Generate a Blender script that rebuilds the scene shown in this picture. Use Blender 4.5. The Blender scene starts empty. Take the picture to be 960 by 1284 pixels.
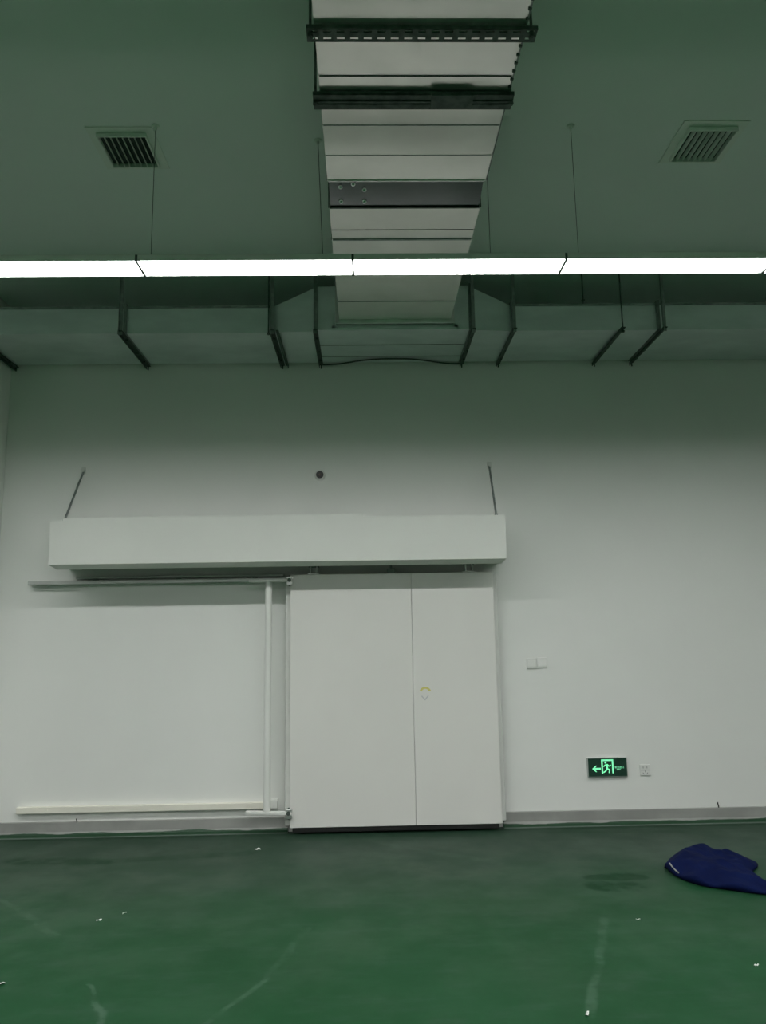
import bpy, bmesh, math, random
from mathutils import Vector, Matrix

random.seed(7)
scene = bpy.context.scene
COL = scene.collection
PI = math.pi

# ------------------------------------------------------------------ sizes (metres)
WALL_Y = 6.60            # face of the end wall with the door
X_LEFT, X_RIGHT = -3.135, 8.6   # the corner pier standing in for the left wall; the far wall at right
X_WEST = -8.0
Y_REAR = -13.0
CEIL_Z = 4.515
DUCT_Z = 4.066           # underside of the main duct
CROSS_Z = 3.984          # underside of the cross duct
CROSS_Y = 5.86           # front of the cross duct
LAMP_Z = 3.625

# ------------------------------------------------------------------ mesh helpers
def new_bm():
    return bmesh.new()

def box(bm, x0, x1, y0, y1, z0, z1, bevel=0.0, seg=2):
    vs = [bm.verts.new((x, y, z)) for x in (x0, x1) for y in (y0, y1) for z in (z0, z1)]
    f = [(0, 1, 3, 2), (4, 6, 7, 5), (0, 4, 5, 1), (2, 3, 7, 6), (0, 2, 6, 4), (1, 5, 7, 3)]
    faces = [bm.faces.new([vs[i] for i in q]) for q in f]
    if bevel > 0:
        es = list({e for fc in faces for e in fc.edges})
        bmesh.ops.bevel(bm, geom=es, offset=bevel, segments=seg, profile=0.5, affect='EDGES')
    return bm

def hexa(bm, pts):
    """eight points: bottom ring of four, then top ring of four"""
    v = [bm.verts.new(p) for p in pts]
    for q in ((3, 2, 1, 0), (4, 5, 6, 7), (0, 1, 5, 4), (1, 2, 6, 5), (2, 3, 7, 6), (3, 0, 4, 7)):
        bm.faces.new([v[i] for i in q])
    return bm

def rod(bm, a, b, r, n=12, r2=None, caps=True):
    a, b = Vector(a), Vector(b)
    d = (b - a).normalized()
    u = d.orthogonal().normalized(); w = d.cross(u)
    r2 = r if r2 is None else r2
    ra = [bm.verts.new(a + (u * math.cos(2 * PI * k / n) + w * math.sin(2 * PI * k / n)) * r) for k in range(n)]
    rb = [bm.verts.new(b + (u * math.cos(2 * PI * k / n) + w * math.sin(2 * PI * k / n)) * r2) for k in range(n)]
    for k in range(n):
        bm.faces.new((ra[k], ra[(k + 1) % n], rb[(k + 1) % n], rb[k]))
    if caps:
        bm.faces.new(ra[::-1]); bm.faces.new(rb)
    return bm

def path(bm, pts, r, n=10):
    """a bent tube through points"""
    pts = [Vector(p) for p in pts]
    rings = []
    up = Vector((0, 0, 1))
    for i, p in enumerate(pts):
        d = (pts[min(i + 1, len(pts) - 1)] - pts[max(i - 1, 0)]).normalized()
        u = d.cross(up)
        if u.length < 1e-3: u = d.cross(Vector((0, 1, 0)))
        u.normalize(); w = d.cross(u)
        rings.append([bm.verts.new(p + (u * math.cos(2 * PI * k / n) + w * math.sin(2 * PI * k / n)) * r) for k in range(n)])
    for a, b in zip(rings, rings[1:]):
        for k in range(n):
            bm.faces.new((a[k], a[(k + 1) % n], b[(k + 1) % n], b[k]))
    bm.faces.new(rings[0][::-1]); bm.faces.new(rings[-1])
    return bm

def lathe(bm, prof, origin, axis='-Y', n=32):
    """profile of (radius, height) turned about an axis through origin"""
    o = Vector(origin)
    ax = {'-Y': (Vector((1, 0, 0)), Vector((0, 0, 1)), Vector((0, -1, 0))),
          '-Z': (Vector((1, 0, 0)), Vector((0, 1, 0)), Vector((0, 0, -1))),
          'Z': (Vector((1, 0, 0)), Vector((0, 1, 0)), Vector((0, 0, 1)))}[axis]
    rings = []
    for r, h in prof:
        if r < 1e-6:
            rings.append([bm.verts.new(o + ax[2] * h)])
        else:
            rings.append([bm.verts.new(o + (ax[0] * math.cos(2 * PI * k / n) + ax[1] * math.sin(2 * PI * k / n)) * r + ax[2] * h) for k in range(n)])
    for a, b in zip(rings, rings[1:]):
        for k in range(n):
            k2 = (k + 1) % n
            if len(a) == 1 and len(b) == 1: continue
            if len(a) == 1: bm.faces.new((a[0], b[k2], b[k]))
            elif len(b) == 1: bm.faces.new((a[k], a[k2], b[0]))
            else: bm.faces.new((a[k], a[k2], b[k2], b[k]))
    return bm

def prism_xz(bm, poly, y0, y1):
    """a polygon in the XZ plane given thickness in Y"""
    a = [bm.verts.new((p[0], y0, p[1])) for p in poly]
    b = [bm.verts.new((p[0], y1, p[1])) for p in poly]
    bm.faces.new(a); bm.faces.new(b[::-1])
    n = len(poly)
    for k in range(n):
        bm.faces.new((a[k], b[k], b[(k + 1) % n], a[(k + 1) % n]))
    return bm

def stroke_xz(bm, pts, w, y0, y1):
    """thick flat strokes with round ends in the XZ plane"""
    for a, b in zip(pts, pts[1:]):
        dx, dz = b[0] - a[0], b[1] - a[1]
        t = math.atan2(dz, dx); poly = []
        for k in range(9): poly.append((b[0] + w * math.cos(t - PI / 2 + PI * k / 8), b[1] + w * math.sin(t - PI / 2 + PI * k / 8)))
        for k in range(9): poly.append((a[0] + w * math.cos(t + PI / 2 + PI * k / 8), a[1] + w * math.sin(t + PI / 2 + PI * k / 8)))
        prism_xz(bm, poly, y0, y1)
    return bm

# ------------------------------------------------------------------ object helpers
def world_loc(o):
    v = Vector((0, 0, 0))
    while o is not None:
        v += o.location; o = o.parent
    return v

def obj(name, bm, mat, parent=None, loc=(0, 0, 0), smooth=False):
    """links a bmesh written in room coordinates as ONE mesh object"""
    off = world_loc(parent) if parent is not None else Vector(loc)
    bmesh.ops.translate(bm, verts=bm.verts, vec=-off)
    bmesh.ops.recalc_face_normals(bm, faces=bm.faces)
    me = bpy.data.meshes.new(name); bm.to_mesh(me); bm.free()
    if smooth:
        for p in me.polygons: p.use_smooth = True
    me.materials.append(mat)
    o = bpy.data.objects.new(name, me); COL.objects.link(o)
    if parent is not None: o.parent = parent
    else: o.location = loc
    return o

def thing(name, label, cat, loc, group=None):
    o = bpy.data.objects.new(name, None); COL.objects.link(o)
    o.empty_display_size = 0.1
    o.location = loc
    return tag(o, label, cat, group)

def tag(o, label, cat, group=None, kind=None):
    o['label'] = label; o['category'] = cat
    if group: o['group'] = group
    if kind: o['kind'] = kind
    return o

def struct(name, bm, mat, label, cat, loc=(0, 0, 0)):
    o = obj(name, bm, mat, None, loc)
    return tag(o, label, cat, None, 'structure')

def dup(root, loc, label, group=None):
    r = root.copy(); COL.objects.link(r); r.location = loc; r['label'] = label
    if group: r['group'] = group
    for ch in list(root.children):
        c = ch.copy(); COL.objects.link(c); c.parent = r
        for g in list(ch.children):
            d = g.copy(); COL.objects.link(d); d.parent = c
    return r

# ------------------------------------------------------------------ materials
class NT:
    def __init__(self, name):
        self.m = bpy.data.materials.new(name); self.m.use_nodes = True
        self.t = self.m.node_tree; self.t.nodes.clear()
        self.out = self.t.nodes.new('ShaderNodeOutputMaterial')
        self.b = self.t.nodes.new('ShaderNodeBsdfPrincipled')
        self.t.links.new(self.b.outputs[0], self.out.inputs[0])
    def n(self, kind, **kw):
        nd = self.t.nodes.new(kind)
        for k, v in kw.items(): setattr(nd, k, v)
        return nd
    def l(self, a, b): self.t.links.new(a, b)
    def val(self, sock, v):
        if hasattr(v, 'is_output') or isinstance(v, bpy.types.NodeSocket): self.l(v, sock)
        else: sock.default_value = v
    def math(self, op, a, b=0.0, c=0.0, clamp=False):
        nd = self.n('ShaderNodeMath', operation=op); nd.use_clamp = clamp
        self.val(nd.inputs[0], a); self.val(nd.inputs[1], b); self.val(nd.inputs[2], c)
        return nd.outputs[0]
    def smooth(self, v, a, b, lo=0.0, hi=1.0):
        nd = self.n('ShaderNodeMapRange'); nd.interpolation_type = 'SMOOTHSTEP'
        self.val(nd.inputs[0], v); nd.inputs[1].default_value = a; nd.inputs[2].default_value = b
        nd.inputs[3].default_value = lo; nd.inputs[4].default_value = hi
        return nd.outputs[0]
    def mix(self, f, a, b, mode='MIX'):
        nd = self.n('ShaderNodeMix', data_type='RGBA', blend_type=mode)
        self.val(nd.inputs[0], f)
        for s, v in ((nd.inputs[6], a), (nd.inputs[7], b)):
            if isinstance(v, tuple): s.default_value = (v[0], v[1], v[2], 1)
            else: self.l(v, s)
        return nd.outputs[2]
    def coords(self, scale=(1, 1, 1), rot=(0, 0, 0)):
        tc = self.n('ShaderNodeTexCoord'); mp = self.n('ShaderNodeMapping')
        mp.inputs['Scale'].default_value = scale; mp.inputs['Rotation'].default_value = rot
        self.l(tc.outputs['Object'], mp.inputs[0]); return mp.outputs[0]
    def noise(self, vec, scale, detail=4, rough=0.55):
        nd = self.n('ShaderNodeTexNoise'); self.l(vec, nd.inputs['Vector'])
        nd.inputs['Scale'].default_value = scale; nd.inputs['Detail'].default_value = detail
        nd.inputs['Roughness'].default_value = rough
        return nd.outputs['Fac']
    def bump(self, h, strength=0.2, dist=0.01):
        nd = self.n('ShaderNodeBump'); nd.inputs['Strength'].default_value = strength
        nd.inputs['Distance'].default_value = dist
        self.l(h, nd.inputs['Height']); self.l(nd.outputs[0], self.b.inputs['Normal'])

def simple(name, col, rough=0.5, metal=0.0, var=0.06, scale=6.0, bump=0.0, bscale=40.0, spec=0.5, stretch=(1, 1, 1)):
    k = NT(name)
    v = k.coords(stretch)
    f = k.noise(v, scale)
    f2 = k.smooth(f, 0.3, 0.7)
    k.l(k.mix(f2, tuple(c * (1 - var) for c in col), tuple(min(1, c * (1 + var)) for c in col)), k.b.inputs['Base Color'])
    k.b.inputs['Roughness'].default_value = rough
    k.b.inputs['Metallic'].default_value = metal
    k.b.inputs['Specular IOR Level'].default_value = spec
    if bump > 0: k.bump(k.noise(v, bscale, 3), bump, 0.004)
    return k.m

def glow(name, col, strength, base=(0.8, 0.8, 0.8)):
    k = NT(name)
    k.b.inputs['Base Color'].default_value = (*base, 1)
    k.b.inputs['Emission Color'].default_value = (*col, 1)
    k.b.inputs['Emission Strength'].default_value = strength
    k.b.inputs['Roughness'].default_value = 0.4
    return k.m

M = {}
M['wall'] = simple('wall_paint', (0.79, 0.80, 0.77), 0.55, var=0.012, scale=1.3, bump=0.04, bscale=25)
M['ceiling'] = simple('ceiling_paint', (0.70, 0.78, 0.735), 0.7, var=0.02, scale=1.0)
M['door'] = simple('door_sheet', (0.745, 0.74, 0.705), 0.42, var=0.015, scale=1.2, bump=0.02, bscale=3)
M['white_metal'] = simple('white_coated_metal', (0.78, 0.79, 0.755), 0.42, var=0.015, scale=1.5)
M['cover'] = simple('cover_sheet', (0.71, 0.725, 0.685), 0.45, var=0.02, scale=1.5)
M['cream'] = simple('cream_rail_coating', (0.80, 0.78, 0.69), 0.45, var=0.03, scale=3)
M['grey_edge'] = simple('grey_gasket', (0.66, 0.67, 0.64), 0.6, var=0.03)
M['galv'] = simple('galvanised_steel', (0.30, 0.33, 0.32), 0.5, 0.75, var=0.2, scale=14)
M['galv_dark'] = simple('dull_strut_steel', (0.085, 0.105, 0.095), 0.55, 0.6, var=0.3, scale=18)
M['steel'] = simple('bright_steel', (0.62, 0.63, 0.62), 0.3, 0.9, var=0.08, scale=10)
M['chrome'] = simple('polished_dome', (0.85, 0.86, 0.87), 0.10, 1.0, var=0.02)
M['rail_steel'] = simple('rail_aluminium', (0.50, 0.52, 0.50), 0.45, 0.5, var=0.06, scale=8)
M['black'] = simple('black_plastic', (0.02, 0.02, 0.02), 0.35, var=0.1)
M['vent_shade'] = simple('painted_vent_shade', (0.035, 0.045, 0.04), 0.9, var=0.1)  # shade of the vent opening put into the colour
M['vent'] = simple('vent_enamel', (0.68, 0.75, 0.68), 0.5, var=0.02)
M['white_plastic'] = simple('white_plastic', (0.74, 0.75, 0.72), 0.35, var=0.01)
M['plastic_line'] = simple('grey_plastic_recess', (0.30, 0.31, 0.30), 0.5, var=0.02)
M['wire'] = simple('steel_wire', (0.12, 0.14, 0.13), 0.5, 0.5)
M['cable'] = simple('dark_cable', (0.03, 0.035, 0.03), 0.5)
M['paper'] = simple('scrap_paper', (0.72, 0.73, 0.70), 0.7, var=0.05, scale=30)
M['yellow'] = simple('yellow_print', (0.62, 0.58, 0.18), 0.5, var=0.05)
M['grey_print'] = simple('grey_print', (0.52, 0.53, 0.54), 0.5, var=0.05)
M['diffuser'] = glow('lamp_diffuser', (0.985, 0.985, 0.975), 30.0)
M['diffuser_far'] = glow('lamp_diffuser_far', (0.985, 0.985, 0.975), 38.0)
M['sign_face'] = glow('sign_face', (0.01, 0.10, 0.05), 0.08, (0.008, 0.028, 0.018))
M['sign_mark'] = glow('sign_mark', (0.22, 0.95, 0.48), 0.75, (0.2, 0.6, 0.35))

def foil_mat():
    k = NT('duct_foil')
    v = k.coords((1, 1, 1))
    blot = k.noise(v, 2.2, 3)
    k.l(k.mix(k.smooth(blot, 0.35, 0.7), (0.84, 0.82, 0.79), (0.92, 0.90, 0.87)), k.b.inputs['Base Color'])
    smudge = k.noise(k.coords((2.2, 5, 2)), 3.2, 6)
    k.l(k.smooth(smudge, 0.45, 0.75, 0.30, 0.38), k.b.inputs['Roughness'])
    k.b.inputs['Metallic'].default_value = 0.9
    k.bump(k.noise(k.coords((1, 3, 1)), 5, 5), 0.10, 0.01)
    return k.m
M['foil'] = foil_mat()
def cross_mat():
    k = NT('bare_duct_sheet')
    v = k.coords((0.6, 1, 1.6))
    sp = k.noise(v, 4.0, 4)
    k.l(k.mix(k.smooth(sp, 0.3, 0.7), (0.66, 0.71, 0.72), (0.77, 0.82, 0.83)), k.b.inputs['Base Color'])
    k.b.inputs['Roughness'].default_value = 0.45
    k.b.inputs['Metallic'].default_value = 0.75
    k.bump(k.noise(k.coords((1, 1, 1)), 2.5, 2), 0.06, 0.02)
    return k.m
M['sheet'] = cross_mat()
M['mirror'] = simple('polished_sheet', (0.28, 0.29, 0.30), 0.18, 1.0, var=0.1, scale=3, bump=0.03, bscale=3)

def floor_mat():
    k = NT('green_epoxy_floor')
    tc = k.n('ShaderNodeTexCoord'); P = tc.outputs['Object']
    sx = k.n('ShaderNodeSeparateXYZ'); k.l(P, sx.inputs[0]); X, Y = sx.outputs[0], sx.outputs[1]
    big = k.noise(P, 0.8, 5, 0.6)
    col = k.mix(k.smooth(big, 0.3, 0.72), (0.0035, 0.048, 0.0135), (0.007, 0.059, 0.020))
    mid = k.noise(k.coords((1.0, 3.2, 1)), 3.0, 6, 0.65)
    col = k.mix(k.smooth(mid, 0.46, 0.74, 0, 0.50), col, (0.028, 0.070, 0.042))
    # grey dust mixed with painted-in wall reflection along the strip by wall and door
    dn = k.noise(k.coords((0.7, 1.6, 1)), 1.6, 5, 0.6)
    edge = k.smooth(k.math('ADD', Y, k.math('MULTIPLY', k.math('SUBTRACT', dn, 0.5), 1.6)), 4.3, 6.2, 0, 0.72)
    col = k.mix(edge, col, (0.030, 0.053, 0.039))
    warp = k.math('MULTIPLY', k.math('SUBTRACT', k.noise(P, 5.0, 3), 0.5), 0.10)
    Xw, Yw = k.math('ADD', X, warp), k.math('ADD', Y, warp)
    def seg(ax, ay, bx, by, w):
        dx, dy = bx - ax, by - ay; L2 = dx * dx + dy * dy
        t = k.math('DIVIDE', k.math('ADD', k.math('MULTIPLY', k.math('SUBTRACT', Xw, ax), dx), k.math('MULTIPLY', k.math('SUBTRACT', Yw, ay), dy)), L2, clamp=True)
        ex = k.math('SUBTRACT', k.math('SUBTRACT', Xw, ax), k.math('MULTIPLY', t, dx))
        ey = k.math('SUBTRACT', k.math('SUBTRACT', Yw, ay), k.math('MULTIPLY', t, dy))
        d = k.math('SQRT', k.math('ADD', k.math('MULTIPLY', ex, ex), k.math('MULTIPLY', ey, ey)))
        return k.smooth(d, w * 0.3, w, 1, 0)
    brk = k.smooth(k.noise(P, 9.0, 4), 0.36, 0.60, 0.15, 1)
    for ax, ay, bx, by, w, s in ((1.289, 4.50, 1.113, 3.998, .035, .30), (1.113, 3.998, 0.89, 3.415, .03, .36),
                                 (-2.275, 5.084, -1.69, 4.467, .035, .34), (-1.296, 3.838, -1.066, 3.40, .02, .45),
                                 (-.703, 3.40, -.494, 3.831, .022, .42), (-.494, 3.831, -.341, 4.457, .03, .24),
                                 (0.1, 6.15, 0.9, 5.6, .06, .22)):
        f = k.math('MULTIPLY', k.math('MULTIPLY', seg(ax, ay, bx, by, w), brk), s * 0.6)
        col = k.mix(f, col, (0.11, 0.18, 0.135))
    # fresh dark green patches of paint
    fresh = 0.0
    blot = k.smooth(k.noise(P, 6.5, 4), 0.34, 0.50, 0.55, 1)
    for ax, ay, bx, by, w, s in ((1.46, 5.23, 1.72, 5.22, .12, 1), (1.42, 5.05, 1.47, 5.02, .13, 1), (1.60, 5.04, 1.64, 5.02, .12, .8),
                                 (-2.55, 5.90, -1.9, 5.84, .14, .65), (-1.9, 5.86, -0.9, 5.98, .11, .5),
                                 (-3.0, 6.50, 3.3, 6.50, .05, .35), (1.3, 6.40, 2.5, 6.33, .06, .3)):
        f = k.math('MULTIPLY', k.math('MULTIPLY', seg(ax, ay, bx, by, w), blot), s)
        col = k.mix(f, col, (0.003, 0.036, 0.012))
        fresh = k.math('MAXIMUM', fresh, f)
    k.l(col, k.b.inputs['Base Color'])
    k.l(k.smooth(k.noise(P, 2.0, 5), 0.3, 0.7, 0.40, 0.56), k.b.inputs['Roughness'])
    k.l(k.smooth(fresh, 0.1, 0.9, 0.17, 0.07), k.b.inputs['Specular IOR Level'])
    k.bump(k.noise(P, 7.0, 4), 0.05, 0.01)
    return k.m
M['floor'] = floor_mat()

def base_mat():
    k = NT('grey_skirting')
    tc = k.n('ShaderNodeTexCoord'); P = tc.outputs['Object']
    sx = k.n('ShaderNodeSeparateXYZ'); k.l(P, sx.inputs[0])
    f = k.noise(P, 3.0, 4)
    col = k.mix(k.smooth(f, 0.3, 0.7), (0.27, 0.275, 0.26), (0.34, 0.345, 0.325))
    # wavy smear of green floor paint that ran up the foot of the skirting
    n1 = k.noise(k.coords((1, 0.01, 0.01)), 1.7, 4)
    h = k.math('ADD', sx.outputs[2], k.math('MULTIPLY', k.math('SUBTRACT', n1, 0.5), -0.07))
    col = k.mix(k.smooth(h, 0.024, 0.030, 1, 0), col, (0.008, 0.048, 0.018))
    col = k.mix(k.smooth(sx.outputs[2], 0.003, 0.007, 0.8, 0), col, (0.12, 0.15, 0.13))
    k.l(col, k.b.inputs['Base Color'])
    k.b.inputs['Roughness'].default_value = 0.5
    return k.m
M['base'] = base_mat()

def cloth_mat():
    k = NT('blue_woven_cloth')
    v = k.coords((1, 1, 1))
    f = k.noise(v, 9, 4)
    k.l(k.mix(k.smooth(f, 0.3, 0.7), (0.0015, 0.0048, 0.034), (0.003, 0.008, 0.050)), k.b.inputs['Base Color'])
    k.b.inputs['Roughness'].default_value = 0.85
    k.b.inputs['Specular IOR Level'].default_value = 0.08
    k.bump(k.noise(v, 30, 3), 0.15, 0.004)
    return k.m
M['cloth'] = cloth_mat()

# ------------------------------------------------------------------ the room
T = 0.2
struct('floor', box(new_bm(), X_WEST - T, X_RIGHT + T, Y_REAR - T, WALL_Y + T, -0.15, 0), M['floor'], 'scuffed green epoxy painted floor', 'floor')
struct('ceiling', box(new_bm(), X_WEST - T, X_RIGHT + T, Y_REAR - T, WALL_Y + T, CEIL_Z, CEIL_Z + 0.15), M['ceiling'], 'dim flat ceiling above the ducts', 'ceiling')
struct('wall_back', box(new_bm(), X_WEST - T, X_RIGHT + T, WALL_Y, WALL_Y + T, 0, CEIL_Z), M['wall'], 'white end wall behind the sliding door', 'wall')
struct('wall_left', box(new_bm(), X_WEST - T, X_WEST, Y_REAR, WALL_Y, 0, CEIL_Z), M['wall'], 'white side wall far beyond the left edge of the photo', 'wall')
struct('trim_1', box(new_bm(), X_LEFT - 0.45, X_LEFT, WALL_Y - 0.40, WALL_Y, 0, CEIL_Z, 0.004), M['wall'], 'white wall pier standing in for the side wall at the left edge of the photo', 'pier')  # side wall cut down to a short pier so less light bounces
struct('wall_right', box(new_bm(), X_RIGHT, X_RIGHT + T, Y_REAR, WALL_Y, 0, CEIL_Z), M['wall'], 'white side wall beyond the right edge of the photo', 'wall')
struct('wall_front', box(new_bm(), X_WEST - T, X_RIGHT + T, Y_REAR - T, Y_REAR, 0, CEIL_Z), M['wall'], 'white wall behind the camera', 'wall')

def skirting(name, x0, x1, label):
    bm = new_bm()
    # upright strip with a small coved foot
    prof = [(WALL_Y, 0.0), (WALL_Y, 0.118), (WALL_Y - 0.010, 0.118), (WALL_Y - 0.014, 0.113), (WALL_Y - 0.014, 0.040),
            (WALL_Y - 0.022, 0.018), (WALL_Y - 0.045, 0.004), (WALL_Y - 0.06, 0.0)]
    a = [bm.verts.new((x0, y, z)) for y, z in prof]; b = [bm.verts.new((x1, y, z)) for y, z in prof]
    bm.faces.new(a[::-1]); bm.faces.new(b)
    for i in range(len(prof)):
        j = (i + 1) % len(prof)
        bm.faces.new((a[i], a[j], b[j], b[i]))
    o = struct(name, bm, M['base'], label, 'baseboard')
    return o
skirting('baseboard_left', X_LEFT, -0.66, 'grey skirting strip left of the sliding door, under the cream rail')
skirting('baseboard_right', 1.10, X_RIGHT, 'grey skirting strip right of the sliding door, under the exit sign')

# ------------------------------------------------------------------ sliding cold room door
DX0, DX1, DZ0, DZ1, DY0, DY1 = -0.634, 1.071, 0.060, 2.085, 6.45, 6.53
door = bpy.data.objects.new('door_1', None); COL.objects.link(door); door.location = (0.22, 6.49, 0)
tag(door, 'large white insulated sliding door hung below the long track cover', 'door', None, 'structure')
def door_leaf(x0, x1):
    return box(new_bm(), x0, x1, DY0, DY1, DZ0, DZ1, 0.004)
obj('panel', door_leaf(DX0, 0.3765), M['door'], door)
obj('panel', door_leaf(0.3785, DX1), M['door'], door)
for x0, x1 in ((DX0 - 0.045, DX0 + 0.01), (DX1 - 0.01, DX1 + 0.042)):
    obj('edge_gasket', box(new_bm(), x0, x1, 6.500, 6.560, DZ0 + 0.005, DZ1 - 0.01, 0.012, 3), M['grey_edge'], door)
obj('sweep_seal', box(new_bm(), DX0 + 0.02, DX1 - 0.02, 6.475, 6.515, 0.018, 0.064, 0.006), M['black'], door)
# yellow arc and grey arrow printed round the release point
bm = new_bm(); pts = []
cx, cz = 0.476, 1.103
for ro, ks in ((0.047, range(15)), (0.028, range(14, -1, -1))):
    for k in ks:
        t = PI * (0.06 + 0.88 * k / 14); pts.append((cx + ro * math.cos(t), cz + 0.85 * ro * math.sin(t)))
prism_xz(bm, pts, DY0 - 0.0015, DY0 + 0.001)
st = obj('release_sticker', bm, M['yellow'], door); st['label'] = 'yellow printed arc'
bm = new_bm()
prism_xz(bm, [(cx - 0.036, cz - 0.034), (cx - 0.003, cz - 0.070), (cx + 0.029, cz - 0.032), (cx + 0.020, cz - 0.030), (cx - 0.003, cz - 0.056), (cx - 0.027, cz - 0.031)], DY0 - 0.0015, DY0 + 0.001)
obj('arrow_mark', bm, M['grey_print'], st)
# hangers up to the track
for hx in (-0.44, 0.874):
    bm = new_bm()
    box(bm, hx - 0.032, hx - 0.020, 6.47, 6.52, DZ1 - 0.01, 2.215, 0.003)
    box(bm, hx + 0.020, hx + 0.032, 6.47, 6.52, DZ1 - 0.01, 2.215, 0.003)
    box(bm, hx - 0.05, hx + 0.05, 6.465, 6.525, DZ1 - 0.002, DZ1 + 0.014, 0.003)
    h = obj('hanger', bm, M['steel'], door)
    bm = new_bm(); rod(bm, (hx - 0.045, 6.495, 2.155), (hx + 0.045, 6.495, 2.155), 0.012)
    obj('axle', bm, M['galv'], h)
bm = new_bm(); box(bm, 0.180, 0.245, 6.475, 6.515, DZ1 - 0.004, 2.13, 0.006); rod(bm, (0.212, 6.495, 2.12), (0.212, 6.495, 2.175), 0.010)
obj('stop_bolt', bm, M['galv'], door)
# tube frame beside the leading edge
bm = new_bm(); rod(bm, (-0.814, 6.435, 0.185), (-0.814, 6.435, 2.03), 0.028, 20)
bumper = obj('bumper_tube', bm, M['white_metal'], door, smooth=False)
def arm(z_out, z_in, name):
    bm = new_bm()
    hexa(bm, [(-0.978, 6.41, z_out - 0.009), (-0.62, 6.41, z_in - 0.009), (-0.62, 6.46, z_in - 0.009), (-0.978, 6.46, z_out - 0.009),
              (-0.978, 6.41, z_out + 0.009), (-0.62, 6.41, z_in + 0.009), (-0.62, 6.46, z_in + 0.009), (-0.978, 6.46, z_out + 0.009)])
    a = obj(name, bm, M['white_metal'], door)
    zc = z_in
    bm = new_bm(); box(bm, -0.665, -0.612, 6.415, 6.47, zc - 0.045, zc - 0.008, 0.006); box(bm, -0.665, -0.612, 6.415, 6.47, zc + 0.008, zc + 0.032, 0.006)
    hb = obj('hinge_block', bm, M['steel'], a)
    bm = new_bm(); rod(bm, (-0.640, 6.405, zc), (-0.640, 6.46, zc), 0.016, 16); rod(bm, (-0.640, 6.44, zc - 0.05), (-0.640, 6.44, zc + 0.038), 0.008)
    obj('pivot_bolt', bm, M['galv_dark'], a)
    return a
arm(2.030, 2.036, 'upper_arm')
arm(0.190, 0.180, 'lower_arm')

# ------------------------------------------------------------------ guide rails on the wall
t = thing('guide_rail', 'thin grey upper guide rail on the wall just below the track cover', 'rail', (-1.75, WALL_Y, 2.03))
obj('rail_bar', box(new_bm(), -2.845, -0.66, 6.515, WALL_Y, 2.034, 2.066, 0.003), M['rail_steel'], t)
obj('rail_lip', box(new_bm(), -2.46, -0.70, 6.545, WALL_Y, 2.078, 2.100, 0.003), M['rail_steel'], t)
for x in (-2.3, -1.6, -0.95):
    obj('rail_spacer', box(new_bm(), x - 0.02, x + 0.02, 6.575, WALL_Y, 2.064, 2.080), M['galv'], t)

t = thing('guide_rail', 'cream lower guide rail on the wall just above the left skirting', 'rail', (-1.8, WALL_Y, 0.185))
obj('rail_bar', box(new_bm(), -2.85, -0.80, 6.555, WALL_Y, 0.188, 0.238, 0.004), M['cream'], t)
obj('end_stop', box(new_bm(), -0.802, -0.742, 6.545, WALL_Y, 0.190, 0.262, 0.006), M['white_metal'], t)
for x in (-2.6, -1.9, -1.2):
    obj('rail_screw', rod(new_bm(), (x, 6.556, 0.213), (x, 6.551, 0.213), 0.007), M['cream'], t)

# ------------------------------------------------------------------ track beam and its long cover
t = thing('sliding_track', 'dark steel track beam hidden under the long white cover', 'track', (-0.7, WALL_Y, 2.17))
bm = new_bm(); box(bm, -2.42, 1.06, 6.455, 6.468, 2.172, 2.30); box(bm, -2.42, 1.06, 6.540, 6.553, 2.172, 2.30); box(bm, -2.42, 1.06, 6.455, 6.553, 2.30, 2.312)
obj('track_channel', bm, M['galv_dark'], t)
for x in (-2.2, -1.4, -0.6, 0.2, 0.95):
    obj('wall_bracket', box(new_bm(), x - 0.03, x + 0.03, 6.548, WALL_Y, 2.185, 2.33, 0.003), M['galv_dark'], t)

CX0, CX1, CY, CZ0, CZ1 = -2.530, 1.140, 6.15, 2.167, 2.522
t = thing('track_cover', 'long white sheet metal cover box above the sliding door', 'cover', (-0.7, WALL_Y, CZ0))
def front(x0, x1, z1l, z1r, yo):
    return hexa(new_bm(), [(x0, CY - yo, CZ0), (x1, CY - yo, CZ0), (x1, CY + 0.012, CZ0), (x0, CY + 0.012, CZ0),
                           (x0, CY - yo, z1l), (x1, CY - yo, z1r), (x1, CY + 0.012, z1r), (x0, CY + 0.012, z1l)])
obj('front_panel', front(CX0 + 0.095, -0.017, 2.540, 2.546, 0.0015), M['cover'], t)
obj('front_panel', front(-0.017, CX1, CZ1, CZ1, 0.0), M['cover'], t)
obj('front_panel', front(CX0, CX0 + 0.095, CZ1 - 0.005, CZ1 - 0.005, 0.0008), M['cover'], t)
bm = new_bm()
hexa(bm, [(CX0, CY + 0.01, CZ1 - 0.012), (CX1, CY + 0.01, CZ1 - 0.012), (CX1, WALL_Y, CZ1 + 0.008), (CX0, WALL_Y, CZ1 + 0.008),
          (CX0, CY + 0.01, CZ1 - 0.004), (CX1, CY + 0.01, CZ1 - 0.004), (CX1, WALL_Y, CZ1 + 0.016), (CX0, WALL_Y, CZ1 + 0.016)])
obj('top_panel', bm, M['cover'], t)
for x0, x1 in ((CX0, CX0 + 0.01), (CX1 - 0.01, CX1)):
    obj('end_cap', box(new_bm(), x0, x1, CY + 0.01, WALL_Y, CZ0, CZ1 - 0.01), M['cover'], t)
bm = new_bm()
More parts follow.
